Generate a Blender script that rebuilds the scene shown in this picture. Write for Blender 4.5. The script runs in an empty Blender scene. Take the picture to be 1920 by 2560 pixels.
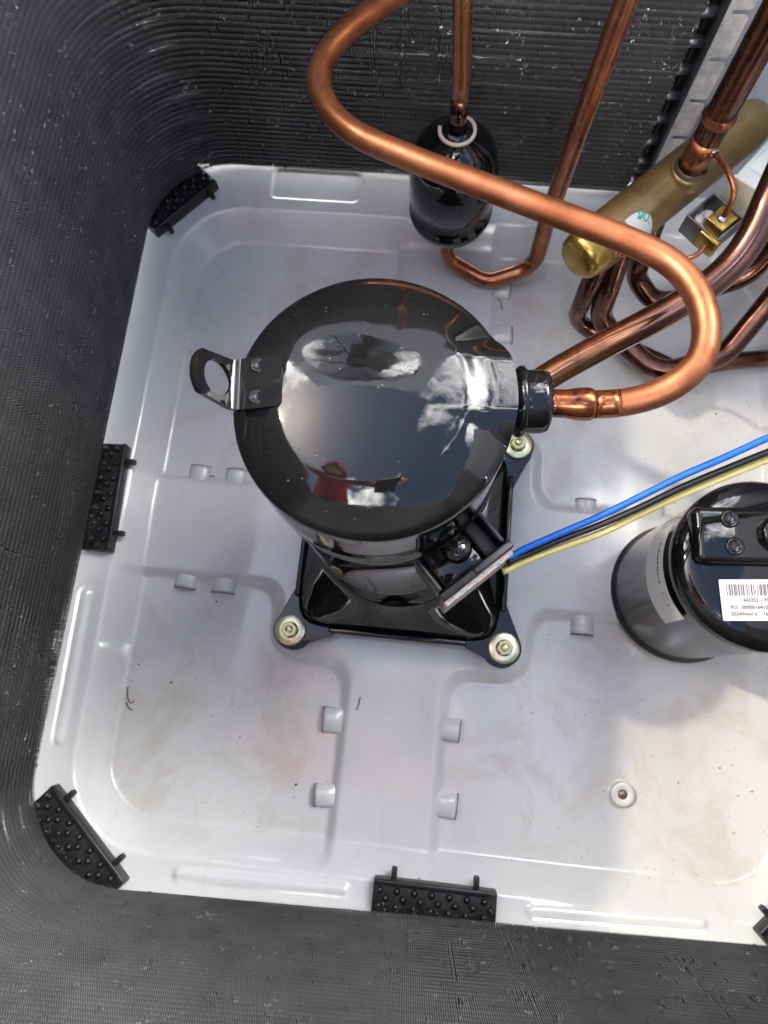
import bpy, bmesh, math, random
import numpy as np
from mathutils import Vector, Matrix, Euler
random.seed(7); rng = np.random.default_rng(7)
R = math.radians
MM = 0.001                      # every length below is written in millimetres
sc = bpy.context.scene
col = sc.collection

# ------------------------------------------------------------------ camera
cam_d = bpy.data.cameras.new('camera'); cam = bpy.data.objects.new('camera', cam_d); col.objects.link(cam)
cam.location = (0.01854, -0.13042, 0.64294)
cam.rotation_euler = (0.2437, 0.0362, 0.0983)
cam_d.sensor_fit = 'VERTICAL'; cam_d.sensor_height = 36; cam_d.sensor_width = 27; cam_d.lens = 24.314
cam_d.clip_start = 0.005; cam_d.clip_end = 200
cam_d.dof.use_dof = True; cam_d.dof.focus_distance = 0.40; cam_d.dof.aperture_fstop = 13.0
sc.camera = cam
# ------------------------------------------------------------------ sky and sun
SUN_EL, SUN_AZ = R(50), R(-72)          # azimuth measured from +Y (back of the unit) towards +X
world = bpy.data.worlds.new('World'); sc.world = world; world.use_nodes = True
world.cycles.sampling_method = 'MANUAL'; world.cycles.sample_map_resolution = 512
nt = world.node_tree; nt.nodes.clear()
def N(t, **kw):
    n = nt.nodes.new(t)
    for k, v in kw.items(): setattr(n, k, v)
    return n
w_out = N('ShaderNodeOutputWorld'); w_bg = N('ShaderNodeBackground')
sky = N('ShaderNodeTexSky', sky_type='NISHITA', sun_disc=False, sun_elevation=SUN_EL, sun_rotation=SUN_AZ, dust_density=2.0, air_density=.9, ozone_density=.8)
tc = N('ShaderNodeTexCoord')
cn = N('ShaderNodeTexNoise'); cn.inputs['Scale'].default_value = 1.4; cn.inputs['Detail'].default_value = 9; cn.inputs['Roughness'].default_value = .58
mp = N('ShaderNodeMapping'); mp.inputs['Location'].default_value = (9.6, 4.0, 0.6); mp.inputs['Scale'].default_value = (1, 1, 1.5); mp.inputs['Rotation'].default_value = (0, 0, R(90))
cr = N('ShaderNodeValToRGB'); cr.color_ramp.elements[0].position = .485; cr.color_ramp.elements[1].position = .61
mx = N('ShaderNodeMix', data_type='RGBA'); mx.inputs[7].default_value = (60, 59, 58, 1)
L = nt.links.new
L(tc.outputs['Generated'], mp.inputs[0]); L(mp.outputs[0], cn.inputs['Vector']); L(cn.outputs['Fac'], cr.inputs[0])
L(cr.outputs[0], mx.inputs[0]); L(sky.outputs[0], mx.inputs[6]); L(mx.outputs[2], w_bg.inputs[0]); L(w_bg.outputs[0], w_out.inputs[0])
w_bg.inputs[1].default_value = 0.15
sun_d = bpy.data.lights.new('sun', 'SUN'); sun = bpy.data.objects.new('sun', sun_d); col.objects.link(sun)
sun_d.energy = 0.5; sun_d.angle = R(1.5); sun_d.color = (1, .87, .68)
sun_dir = Vector((math.sin(SUN_AZ) * math.cos(SUN_EL), math.cos(SUN_AZ) * math.cos(SUN_EL), math.sin(SUN_EL)))
sun.rotation_euler = sun_dir.to_track_quat('Z', 'Y').to_euler()
sc.view_settings.view_transform = 'Standard'; sc.view_settings.look = 'None'; sc.view_settings.gamma = 1
sc.view_settings.exposure = 2.0
sc.render.engine = 'CYCLES'
sc.cycles.use_denoising = True; sc.cycles.denoiser = 'OPENIMAGEDENOISE'
sc.cycles.max_bounces = 6; sc.cycles.diffuse_bounces = 3; sc.cycles.glossy_bounces = 4; sc.cycles.sample_clamp_indirect = 12
sc.cycles.caustics_refractive = False; sc.cycles.blur_glossy = 0.5

# ------------------------------------------------------------------ materials
MAT = {}
class MB:
    def __init__(s, name):
        s.m = bpy.data.materials.new(name); s.m.use_nodes = True; s.t = s.m.node_tree; s.p = s.t.nodes['Principled BSDF']; MAT[name] = s.m
        s.tc = s.t.nodes.new('ShaderNodeTexCoord')
    def set(s, **kw):
        for k, v in kw.items():
            i = s.p.inputs[k.replace('_', ' ')]
            i.default_value = (*v, 1) if isinstance(v, tuple) else v
        return s
    def noise(s, scale, detail=4, rough=.55, stretch=None, dist=0):
        n = s.t.nodes.new('ShaderNodeTexNoise'); n.inputs['Scale'].default_value = scale; n.inputs['Detail'].default_value = detail
        n.inputs['Roughness'].default_value = rough; n.inputs['Distortion'].default_value = dist
        src = s.tc.outputs['Object']
        if stretch:
            m = s.t.nodes.new('ShaderNodeMapping'); m.inputs['Scale'].default_value = stretch; s.t.links.new(src, m.inputs[0]); src = m.outputs[0]
        s.t.links.new(src, n.inputs['Vector']); return n.outputs['Fac']
    def ramp(s, fac, stops):
        r = s.t.nodes.new('ShaderNodeValToRGB'); e = r.color_ramp.elements
        while len(e) < len(stops): e.new(.5)
        for i, (p, c) in enumerate(stops):
            e[i].position = p; e[i].color = (*c, 1) if isinstance(c, tuple) else (c, c, c, 1)
        s.t.links.new(fac, r.inputs[0]); return r.outputs[0]
    def mix(s, fac, a, b, mode='MIX'):
        m = s.t.nodes.new('ShaderNodeMix'); m.data_type = 'RGBA'; m.blend_type = mode
        for i, v in ((0, fac), (6, a), (7, b)):
            if hasattr(v, 'links') or hasattr(v, 'is_linked'): s.t.links.new(v, m.inputs[i])
            elif isinstance(v, tuple): m.inputs[i].default_value = (*v, 1)
            else: m.inputs[i].default_value = v if i == 0 else (v, v, v, 1)
        return m.outputs[2]
    def col(s, sock): s.t.links.new(sock, s.p.inputs['Base Color']); return s
    def rough(s, sock): s.t.links.new(sock, s.p.inputs['Roughness']); return s
    def bump(s, sock, strength=.2, dist=.001):
        b = s.t.nodes.new('ShaderNodeBump'); b.inputs['Strength'].default_value = strength; b.inputs['Distance'].default_value = dist
        s.t.links.new(sock, b.inputs['Height']); s.t.links.new(b.outputs[0], s.p.inputs['Normal']); return s

# painted pan: pale grey enamel, damp, with brown silt and specks
b = MB('pan_paint').set(Specular_IOR_Level=.5, Coat_Weight=.35, Coat_Roughness=.06)
big = b.ramp(b.noise(9, 6, .6), [(.35, (.60, .61, .60)), (.68, (.66, .665, .645))])
silt = b.ramp(b.noise(13, 9, .72, dist=.6), [(.49, 0.), (.72, .66)])
specks = b.ramp(b.noise(260, 2, .5), [(.69, 0.), (.75, .85)])
streak = b.ramp(b.noise(34, 5, .6, (1, .22, 1)), [(.58, 0.), (.75, .3)])
geo = b.t.nodes.new('ShaderNodeNewGeometry'); sep = b.t.nodes.new('ShaderNodeSeparateXYZ'); b.t.links.new(b.tc.outputs['Object'], sep.inputs[0])
low = b.t.nodes.new('ShaderNodeMapRange'); low.inputs[1].default_value = .0065; low.inputs[2].default_value = .0005; b.t.links.new(sep.outputs[2], low.inputs[0])
lowsilt = b.mix(low.outputs[0], 0., silt)
tide = b.ramp(b.noise(7, 3, .5, dist=.5), [(.485, 0.), (.495, .13), (.50, .03), (.53, 0.)]); c = b.mix(lowsilt, big, (.46, .39, .285)); c = b.mix(tide, c, (.42, .37, .29)); c = b.mix(streak, c, (.47, .44, .38))
sp_low = b.mix(b.mix(low.outputs[0], .0, b.ramp(b.noise(9, 3), [(.48, 0.), (.6, 1.)])), .0, specks); c = b.mix(sp_low, c, (.16, .12, .08))
b.col(c).rough(b.ramp(b.noise(11, 5), [(.40, .05), (.62, .24)])).bump(b.noise(45, 3), .05, .002)

b = MB('fin_metal').set(Metallic=.35)
b.col(b.ramp(b.noise(40, 4), [(.3, (.09, .092, .095)), (.7, (.15, .152, .155))])).set(Roughness=.42)
b = MB('fin_edge').set(Metallic=.3, Roughness=.4)
b.col(b.ramp(b.noise(40, 4), [(.3, (.27, .272, .275)), (.7, (.38, .382, .385))]))
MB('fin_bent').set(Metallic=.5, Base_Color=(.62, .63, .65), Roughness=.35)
MB('tube_metal').set(Metallic=.9, Base_Color=(.42, .43, .45), Roughness=.28)
MB('light_block_black').set(Base_Color=(.012, .012, .013), Roughness=.7)
MB('dark_gap').set(Base_Color=(.02, .021, .023), Roughness=.6)

def copper(name, c1, c2, c3, rough=.26, coat=.5, scale=55, metallic=.92):
    b = MB(name).set(Metallic=metallic, Coat_Weight=coat, Coat_Roughness=.08)
    n1 = b.ramp(b.noise(scale, 6, .62, dist=.6), [(.33, c1), (.5, c2), (.67, c3)])
    dk = b.ramp(b.noise(240, 3, .6), [(.58, 0.), (.72, .35)])
    b.col(b.mix(dk, n1, (.16, .06, .03))).rough(b.ramp(b.noise(70, 4), [(.3, rough - .06), (.7, rough + .10)]))
    b.bump(b.noise(90, 3), .04, .001)
copper('copper_bright', (.22, .07, .027), (.36, .13, .056), (.43, .17, .085), .43, .12, 26)
copper('copper_mid', (.26, .085, .036), (.37, .13, .055), (.44, .175, .08), .30, .4)
copper('copper_dark', (.07, .024, .014), (.125, .047, .026), (.20, .08, .04), .22, .5)
copper('copper_heat', (.055, .008, .014), (.40, .12, .028), (.17, .115, .065), .22, .4, 105)
copper('copper_patina', (.20, .07, .05), (.45, .19, .06), (.62, .33, .12), .2, .8, 38)
b = MB('copper_suction').set(Metallic=.92, Coat_Weight=.8, Coat_Roughness=.06)
sp_ = b.t.nodes.new('ShaderNodeSeparateXYZ'); b.t.links.new(b.tc.outputs['Object'], sp_.inputs[0])
ad_ = b.t.nodes.new('ShaderNodeMath'); ad_.operation = 'MULTIPLY_ADD'; b.t.links.new(b.noise(60, 5, .65), ad_.inputs[0]); ad_.inputs[1].default_value = .075; b.t.links.new(sp_.outputs[0], ad_.inputs[2])
mr_ = b.t.nodes.new('ShaderNodeMapRange'); mr_.inputs[1].default_value = .062; mr_.inputs[2].default_value = .105; b.t.links.new(ad_.outputs[0], mr_.inputs[0])
pol = b.ramp(b.noise(75, 6, .65, dist=.8), [(.3, (.14, .045, .03)), (.48, (.33, .12, .035)), (.62, (.24, .15, .07)), (.74, (.40, .17, .06))])
drk = b.ramp(b.noise(45, 5), [(.3, (.085, .03, .019)), (.7, (.16, .06, .036))])
b.col(b.mix(mr_.outputs[0], pol, drk)).rough(b.ramp(b.noise(70, 4), [(.3, .13), (.7, .27)])).bump(b.noise(90, 3), .05, .001)
MB('braze').set(Metallic=.8, Base_Color=(.22, .17, .13), Roughness=.4)

b = MB('black_enamel').set(Base_Color=(.0055, .0055, .0058), Roughness=.035, Specular_IOR_Level=.5)
vor = b.t.nodes.new('ShaderNodeTexVoronoi'); vor.inputs['Scale'].default_value = 210; b.t.links.new(b.tc.outputs['Object'], vor.inputs['Vector'])
dust = b.ramp(vor.outputs['Distance'], [(.045, .55), (.075, 0.)])
gate = b.ramp(b.noise(90, 2), [(.52, 0.), (.56, 1.)])
b.col(b.mix(b.mix(dust, 0., gate), (.0055, .0055, .0058), (.4, .39, .36))).rough(b.ramp(b.noise(30, 6, .7, dist=1.2), [(.45, .03), (.62, .10), (.72, .19)])).bump(b.noise(70, 3), .045, .002)
b = MB('black_gloss').set(Base_Color=(.005, .005, .0055), Roughness=.06, Specular_IOR_Level=.45)
b.bump(b.noise(60, 2), .03, .002)
b = MB('black_plastic').set(Roughness=.4)
b.col(b.ramp(b.noise(120, 6, .7), [(.5, (.008, .008, .009)), (.75, (.045, .04, .032))]))
MB('black_rubber').set(Base_Color=(.012, .012, .012), Roughness=.5)
b = MB('foam_edge').set(Roughness=.9)
b.col(b.ramp(b.noise(500, 3), [(.4, (.30, .28, .26)), (.55, (.55, .53, .50)), (.66, (.42, .16, .09))])).bump(b.noise(500, 3), .8, .001)
b = MB('zinc_yellow').set(Metallic=.85, Roughness=.3)
b.col(b.ramp(b.noise(120, 3), [(.35, (.62, .66, .42)), (.55, (.80, .76, .52)), (.7, (.70, .62, .60))]))
MB('zinc_nut').set(Metallic=.85, Base_Color=(.50, .46, .22), Roughness=.3)
b = MB('olive_brass').set(Metallic=.55, Roughness=.34, Coat_Weight=.3, Coat_Roughness=.2)
b.col(b.mix(b.ramp(b.noise(190, 4, .7), [(.6, 0.), (.72, .5)]), b.ramp(b.noise(38, 7, .7, dist=.5), [(.3, (.15, .10, .035)), (.52, (.24, .17, .06)), (.72, (.31, .225, .085))]), (.09, .065, .03)))
b = MB('brass').set(Metallic=.9, Roughness=.27)
b.col(b.ramp(b.noise(90, 6), [(.3, (.30, .185, .035)), (.7, (.48, .33, .09))]))
MB('steel').set(Metallic=.9, Base_Color=(.5, .5, .52), Roughness=.25)
MB('bracket_steel').set(Metallic=.85, Base_Color=(.17, .16, .15), Roughness=.28)
b = MB('galvanised').set(Metallic=.3)
b.col(b.ramp(b.noise(60, 7, .7, (1, 1, 5)), [(.38, (.55, .56, .57)), (.58, (.86, .85, .80))])).rough(b.ramp(b.noise(160, 5, .7, (1, 1, 6)), [(.3, .25), (.7, .5)])).bump(b.noise(160, 5, .7, (1, 1, 6)), .5, .001)
b = MB('grey_paint').set(Roughness=.4)
b.col(b.ramp(b.noise(420, 1), [(.69, (.36, .39, .44)), (.73, (.03, .03, .03))]))
MB('pale_paint').set(Base_Color=(.60, .59, .56), Roughness=.4)
MB('frame_dark').set(Base_Color=(.045, .052, .06), Metallic=.4, Roughness=.45)
MB('coil_case').set(Base_Color=(.50, .55, .52), Roughness=.4)
MB('yoke_cream').set(Base_Color=(.62, .60, .46), Metallic=.3, Roughness=.35)
MB('label_white').set(Base_Color=(.64, .64, .62), Roughness=.45)
MB('label_cover').set(Base_Color=(.50, .50, .50), Roughness=.35)
MB('ink').set(Base_Color=(.03, .03, .03), Roughness=.5)
MB('ink_grey').set(Base_Color=(.22, .22, .22), Roughness=.5)
MB('ink_green').set(Base_Color=(.02, .36, .22), Roughness=.5)
MB('wire_blue').set(Base_Color=(.010, .13, .58), Roughness=.3)
MB('wire_black').set(Base_Color=(.012, .012, .012), Roughness=.25)
MB('wire_yellow').set(Base_Color=(.66, .60, .22), Roughness=.38)
b = MB('concrete'); b.col(b.ramp(b.noise(6, 8), [(.3, (.24, .23, .21)), (.7, (.36, .34, .31))])).set(Roughness=.9)
MB('dirt').set(Base_Color=(.09, .065, .04), Roughness=.95)
MB('cream_wax').set(Base_Color=(.62, .54, .42), Roughness=.5)

# ------------------------------------------------------------------ mesh helpers (millimetres)
def woff(p):
    v = Vector((0, 0, 0))
    while p: v += p.location; p = p.parent
    return v
def tag(o, label=None, cat=None, group=None, kind=None):
    if label: o['label'] = label
    if cat: o['category'] = cat
    if group: o['group'] = group
    if kind: o['kind'] = kind
    return o
def link(name, me, mat=None, parent=None, loc=None, rot=None):
    o = bpy.data.objects.new(name, me); col.objects.link(o)
    if parent: o.parent = parent
    if me is not None and mat and not me.materials: me.materials.append(MAT[mat])
    if loc is not None: o.location = Vector(loc) * MM - (woff(parent) if parent else Vector())
    if rot is not None: o.rotation_euler = rot
    return o
def mesh(name, verts, faces, smooth=True):
    me = bpy.data.meshes.new(name); me.from_pydata([tuple(v) for v in verts], [], faces); me.validate()
    if smooth: me.shade_smooth()
    return me
def build(name, verts, faces, mat, parent=None, smooth=True):
    """verts in world mm; the object sits at its parent's origin"""
    off = woff(parent) if parent else Vector()
    return link(name, mesh(name, [Vector(v) * MM - off for v in verts], faces, smooth), mat, parent)
def thing(name, label, cat, loc=(0, 0, 0), group=None):
    o = bpy.data.objects.new(name, None); col.objects.link(o); o.location = Vector(loc) * MM; o.empty_display_size = .02
    return tag(o, label, cat, group)
def smooth_path(pts, step=2.5):
    P = [Vector(p) for p in pts]; out = []
    for i in range(len(P) - 1):
        p0 = P[i - 1] if i else P[0] * 2 - P[1]; p1, p2 = P[i], P[i + 1]; p3 = P[i + 2] if i + 2 < len(P) else P[-1] * 2 - P[-2]
        def tj(a, q, r): return a + max((r - q).length, 1e-4) ** .5
        t0 = 0; t1 = tj(t0, p0, p1); t2 = tj(t1, p1, p2); t3 = tj(t2, p2, p3)
        n = max(2, int((p2 - p1).length / step))
        for k in range(n):
            t = t1 + (t2 - t1) * k / n
            a1 = p0 * ((t1 - t) / (t1 - t0)) + p1 * ((t - t0) / (t1 - t0)); a2 = p1 * ((t2 - t) / (t2 - t1)) + p2 * ((t - t1) / (t2 - t1)); a3 = p2 * ((t3 - t) / (t3 - t2)) + p3 * ((t - t2) / (t3 - t2))
            b1 = a1 * ((t2 - t) / (t2 - t0)) + a2 * ((t - t0) / (t2 - t0)); b2 = a2 * ((t3 - t) / (t3 - t1)) + a3 * ((t - t1) / (t3 - t1))
            out.append(b1 * ((t2 - t) / (t2 - t1)) + b2 * ((t - t1) / (t2 - t1)))
    out.append(P[-1]); return out
def fillet(pts, rad):
    """polyline with rounded corners of radius rad"""
    P = [Vector(p) for p in pts]; out = [P[0]]
    for i in range(1, len(P) - 1):
        a, b_, c_ = P[i - 1], P[i], P[i + 1]; u = (a - b_).normalized(); v = (c_ - b_).normalized()
        ang = u.angle(v); r = rad[i - 1] if isinstance(rad, (list, tuple)) else rad
        t = r / math.tan(ang / 2); t = min(t, (a - b_).length * .49, (c_ - b_).length * .49); r = t * math.tan(ang / 2)
        ctr = b_ + (u + v).normalized() * (r / math.sin(ang / 2)); s, e = b_ + u * t - ctr, b_ + v * t - ctr
        n = 14; w = s.angle(e)
        for k in range(n + 1):
            f = k / n; out.append(ctr + (s * math.sin((1 - f) * w) + e * math.sin(f * w)) / math.sin(w))
    out.append(P[-1]); return out
def tube_vf(path, rad, seg=24, cap=True):
    P = [Vector(p) for p in path]; n = len(P); V, F = [], []
    T = [(P[min(i + 1, n - 1)] - P[max(i - 1, 0)]).normalized() for i in range(n)]
    up = Vector((0, 0, 1)) if abs(T[0].z) < .9 else Vector((1, 0, 0)); nr = (up - T[0] * up.dot(T[0])).normalized()
    for i in range(n):
        nr = (nr - T[i] * nr.dot(T[i])).normalized(); bn = T[i].cross(nr)
        r = rad[i] if isinstance(rad, (list, tuple)) else rad
        for k in range(seg):
            a = 2 * math.pi * k / seg; V.append(P[i] + (nr * math.cos(a) + bn * math.sin(a)) * r)
    for i in range(n - 1):
        for k in range(seg): F.append((i * seg + k, i * seg + (k + 1) % seg, (i + 1) * seg + (k + 1) % seg, (i + 1) * seg + k))
    if cap: F.append(tuple(range(seg - 1, -1, -1))); F.append(tuple((n - 1) * seg + k for k in range(seg)))
    return V, F
def tube(name, path, rad, mat, parent=None, seg=24): return build(name, *tube_vf(path, rad, seg), mat, parent)
def lathe_vf(profile, org=(0, 0, 0), axis=(0, 0, 1), seg=64, a0=0, a1=2 * math.pi):
    ax = Vector(axis).normalized(); u = (Vector((1, 0, 0)) if abs(ax.x) < .9 else Vector((0, 1, 0))); u = (u - ax * u.dot(ax)).normalized(); v = ax.cross(u)
    V, F = [], []; full = abs(a1 - a0 - 2 * math.pi) < 1e-6; m = seg if full else seg + 1
    for r, h in profile:
        for k in range(m):
            a = a0 + (a1 - a0) * k / seg; V.append(Vector(org) + ax * h + (u * math.cos(a) + v * math.sin(a)) * r)
    for i in range(len(profile) - 1):
        for k in range(seg):
            k2 = (k + 1) % m; F.append((i * m + k, i * m + k2, (i + 1) * m + k2, (i + 1) * m + k))
    return V, F
def lathe(name, profile, mat, parent=None, org=(0, 0, 0), axis=(0, 0, 1), seg=64): return build(name, *lathe_vf(profile, org, axis, seg), mat, parent)
def box_me(name, sx, sy, sz, bev=1., seg=2, z0=None):
    """bevelled box, local metres mesh centred in x,y; z from 0 when z0 is None"""
    bm = bmesh.new(); bmesh.ops.create_cube(bm, size=1)
    for v in bm.verts: v.co = Vector((v.co.x * sx, v.co.y * sy, (v.co.z + .5) * sz)) * MM
    if bev: bmesh.ops.bevel(bm, geom=bm.edges[:], offset=bev * MM, segments=seg, affect='EDGES', profile=.5)
    me = bpy.data.meshes.new(name); bm.to_mesh(me); bm.free(); me.shade_smooth() if bev else None
    return me
def box(name, ctr, size, mat, parent=None, bev=1., rz=0, rot=None, seg=2):
    me = box_me(name, *size, bev, seg); me.transform(Matrix.Rotation(rz, 4, 'Z') if rot is None else Euler(rot).to_matrix().to_4x4())
    return link(name, me, mat, parent, ctr)
def sheet_me(name, outline, holes, thick, bev=.4):
    """plate from a 2-D outline with holes, lying in z 0..thick (mm)"""
    cu = bpy.data.curves.new(name, 'CURVE'); cu.dimensions = '2D'; cu.fill_mode = 'BOTH'; cu.extrude = (thick / 2 - bev) * MM; cu.bevel_depth = bev * MM; cu.bevel_resolution = 2
    for pts in [outline] + holes:
        s = cu.splines.new('POLY'); s.points.add(len(pts) - 1); s.use_cyclic_u = True
        for q, p in zip(s.points, pts): q.co = (p[0] * MM, p[1] * MM, 0, 1)
    o = bpy.data.objects.new(name, cu); col.objects.link(o); dg = bpy.context.evaluated_depsgraph_get()
    me = bpy.data.meshes.new_from_object(o.evaluated_get(dg)); bpy.data.objects.remove(o); bpy.data.curves.remove(cu)
    for v in me.vertices: v.co.z += thick / 2 * MM
    me.materials.clear(); return me
def text_me(body, size, align='LEFT', space=1.0, bold=0):
    cu = bpy.data.curves.new('lettering', 'FONT'); cu.body = body; cu.size = size * MM; cu.align_x = align; cu.space_character = space; cu.offset = bold * MM; cu.extrude = .00003; cu.resolution_u = 3
    o = bpy.data.objects.new('lettering', cu); col.objects.link(o); dg = bpy.context.evaluated_depsgraph_get()
    me = bpy.data.meshes.new_from_object(o.evaluated_get(dg)); bpy.data.objects.remove(o); bpy.data.curves.remove(cu); me.materials.clear(); return me
def arc(cx, cy, r, a0, a1, n=10): return [(cx + r * math.cos(a0 + (a1 - a0) * i / n), cy + r * math.sin(a0 + (a1 - a0) * i / n)) for i in range(n + 1)]
def rrect(x0, y0, x1, y1, r, n=6):
    return arc(x1 - r, y0 + r, r, -math.pi / 2, 0, n) + arc(x1 - r, y1 - r, r, 0, math.pi / 2, n) + arc(x0 + r, y1 - r, r, math.pi / 2, math.pi, n) + arc(x0 + r, y0 + r, r, math.pi, 1.5 * math.pi, n)
def copy_tree(o, parent=None):
    c_ = o.copy(); col.objects.link(c_); c_.parent = parent
    for ch in list(o.children): copy_tree(ch, c_)
    return c_

# ------------------------------------------------------------------ the ground outside and the base pan
g = build('ground', [(-9000, -9000, -95), (9000, -9000, -95), (9000, 9000, -95), (-9000, 9000, -95)], [(0, 1, 2, 3)], 'concrete'); tag(g, kind='structure')

def sd_rrect(x, y, x0, y0, x1, y1, r):
    cx, cy, hx, hy = (x0 + x1) / 2, (y0 + y1) / 2, (x1 - x0) / 2 - r, (y1 - y0) / 2 - r
    qx, qy = np.abs(x - cx) - hx, np.abs(y - cy) - hy
    return np.hypot(np.maximum(qx, 0), np.maximum(qy, 0)) + np.minimum(np.maximum(qx, qy), 0) - r
def sstep(a, b_, x): t = np.clip((x - a) / (b_ - a), 0, 1); return t * t * (3 - 2 * t)
def smin(a, b_, k): h = np.clip(.5 + .5 * (b_ - a) / k, 0, 1); return b_ * (1 - h) + a * h - k * h * (1 - h)
LEDGE = 28.
def pan_z(x, y):
    dl = sd_rrect(x, y, -262, -287, 357, 331, 72)                    # >0 on the coil ledge
    # platform for the compressor: a square with four arms
    d = sd_rrect(x, y, -108, -118, 122, 118, 26)
    for r_ in ((-330, -52, 10, 42), (10, -56, 420, 44), (-38, -330, 50, 10), (-28, 10, 70, 400)):
        d = smin(d, sd_rrect(x, y, *r_, 3), 26)
    inner = 9.5 * np.clip(.5 * (1 + np.sqrt(((d + 4) / 8) ** 2 + .012) - np.sqrt(((d + 4) / 8 - 1) ** 2 + .012)) * -1 + 1, 0, 1)
    inner = inner + .8 * np.sin(x * .013 + 1) * np.sin(y * .011)
    t = np.clip((dl + 22) / 22, 0, 1); slope = t * t * (3 - 2 * t)
    tt = (dl + 22) / 22; slope = .5 * (1 + np.sqrt(tt * tt + .0025) - np.sqrt((tt - 1) ** 2 + .0025)); slope = .1 * sstep(0, 1, t) + .9 * slope
    z = inner + (LEDGE - inner) * slope
    for (ax, ay, bx, by, w) in ((-281, -80, -279, -205, 5), (-155, -300, -20, -297, 5), (132, -296, 262, -291, 5)):
        L2 = (bx - ax) ** 2 + (by - ay) ** 2; h = np.clip(((x - ax) * (bx - ax) + (y - ay) * (by - ay)) / L2, 0, 1)
        z = z + 3.2 * (1 - sstep(w - 3.5, w + 2.5, np.hypot(x - ax - h * (bx - ax), y - ay - h * (by - ay))))
    z = z - 2.2 * (1 - sstep(-1.5, 2, sd_rrect(x, y, -170, 346, -78, 380, 6)))
    z = z + 3.0 * (sstep(-11, -8, -np.hypot(x - 207.4, y + 203.8)))           # raised drain seat
    return z
xs = np.arange(-345, 435.1, 1.6); ys = np.arange(-365, 430.1, 1.6)
X, Y = np.meshgrid(xs, ys); Z = pan_z(X, Y); nx, ny = len(xs), len(ys)
me = bpy.data.meshes.new('base_pan'); vv = np.stack([X, Y, Z], -1).reshape(-1, 3) * MM
ii = np.arange(nx * ny).reshape(ny, nx); q = np.stack([ii[:-1, :-1], ii[:-1, 1:], ii[1:, 1:], ii[1:, :-1]], -1).reshape(-1, 4)
def np_mesh(me, v, quads, smooth=True):
    me.vertices.add(len(v)); me.vertices.foreach_set('co', v.astype(np.float32).ravel())
    me.loops.add(quads.size); me.loops.foreach_set('vertex_index', quads.astype(np.int32).ravel())
    me.polygons.add(len(quads)); me.polygons.foreach_set('loop_start', np.arange(0, quads.size, 4, dtype=np.int32))
    if smooth: me.polygons.foreach_set('use_smooth', np.ones(len(quads), dtype=bool))
    me.update(calc_edges=True)
np_mesh(me, vv, q)
pan = link('base_pan', me, 'pan_paint'); tag(pan, kind='structure')
# outer skirt of the pan
sk = [(-345, -365), (435, -365), (435, 430), (-345, 430)]
V = [(x, y, z) for x, y in sk for z in (LEDGE + 3, -60)] + [(x * 1.006, y * 1.006, z) for x, y in sk for z in (LEDGE + 3, -60)]
F = []
for i in range(4):
    j = (i + 1) % 4; F += [(2 * i, 2 * j, 2 * j + 1, 2 * i + 1), (8 + 2 * i, 8 + 2 * i + 1, 8 + 2 * j + 1, 8 + 2 * j), (2 * i, 8 + 2 * i, 8 + 2 * j, 2 * j)]
build('skirt', V, F, 'pan_paint', pan, False)
# pressed half-round drain louvres along the platform edge (axis runs from platform to pocket)
V, F = [], []
na, nl = 18, 7
for j in range(nl):
    f = j / (nl - 1); yy = -7 + 20 * f; sc_ = (.45 + .55 * min(1, f / .45)) if f < .45 else 1
    for k in range(na + 1):
        a = math.pi * k / na; V.append((10.5 * math.cos(a) * (1 if f < .9 else 1 - .0), yy, 8.6 * math.sin(a) ** .8 * sc_ - .4))
for j in range(nl - 1):
    for k in range(na): a = j * (na + 1) + k; F.append((a, a + 1, a + na + 2, a + na + 1))
base = (nl - 1) * (na + 1); V.append((0, 12.6, -.4)); F += [(base + k, base + k + 1, len(V) - 1) for k in range(na)]
louvre_me = mesh('drain_louvre', [Vector(v) * MM for v in V], F)
V, F = lathe_vf([(9.8, 0), (10.9, 0), (10.9, .5), (9.8, .5)], (0, 0, 0), (0, 1, 0), 30)
slit_me = mesh('slit', [Vector((v.x, v.y + 13.1, max(v.z * .82, -.1))) * MM for v in V], F)
for (x, y, a) in ((-204, 42, 0), (-167, 43, 0), (-199, -52, 180), (-163, -53, 180), (-42, -168, 90), (-41, -231, 90), (53, -166, -90), (54, -228, -90), (170, 43, 0), (232, 44, 0), (170, -58, 180), (73, 272, -90), (76, 221, -90)):
    o = link('drain_louvre', louvre_me, 'pan_paint', pan, (x, y, .2), (0, 0, R(a + random.uniform(-4, 4)))); o.scale = (random.uniform(.9, 1.08), random.uniform(.9, 1.1), random.uniform(.85, 1.05))
    s = link('slit', slit_me, 'dirt', o)
V, F = lathe_vf([(9.8, 3.2), (10.0, 5.2), (9.2, 6), (4.4, 6), (4.0, 5.4)], (207.4, -203.8, 0), seg=40); build('drain_seat', V, F, 'pan_paint', pan)
lathe('rivet', [(4.0, 4.4), (3.8, 5.6), (2.2, 6.3), (0.01, 6.5)], 'braze', pan, (207.4, -203.8, 0), seg=24)

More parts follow.
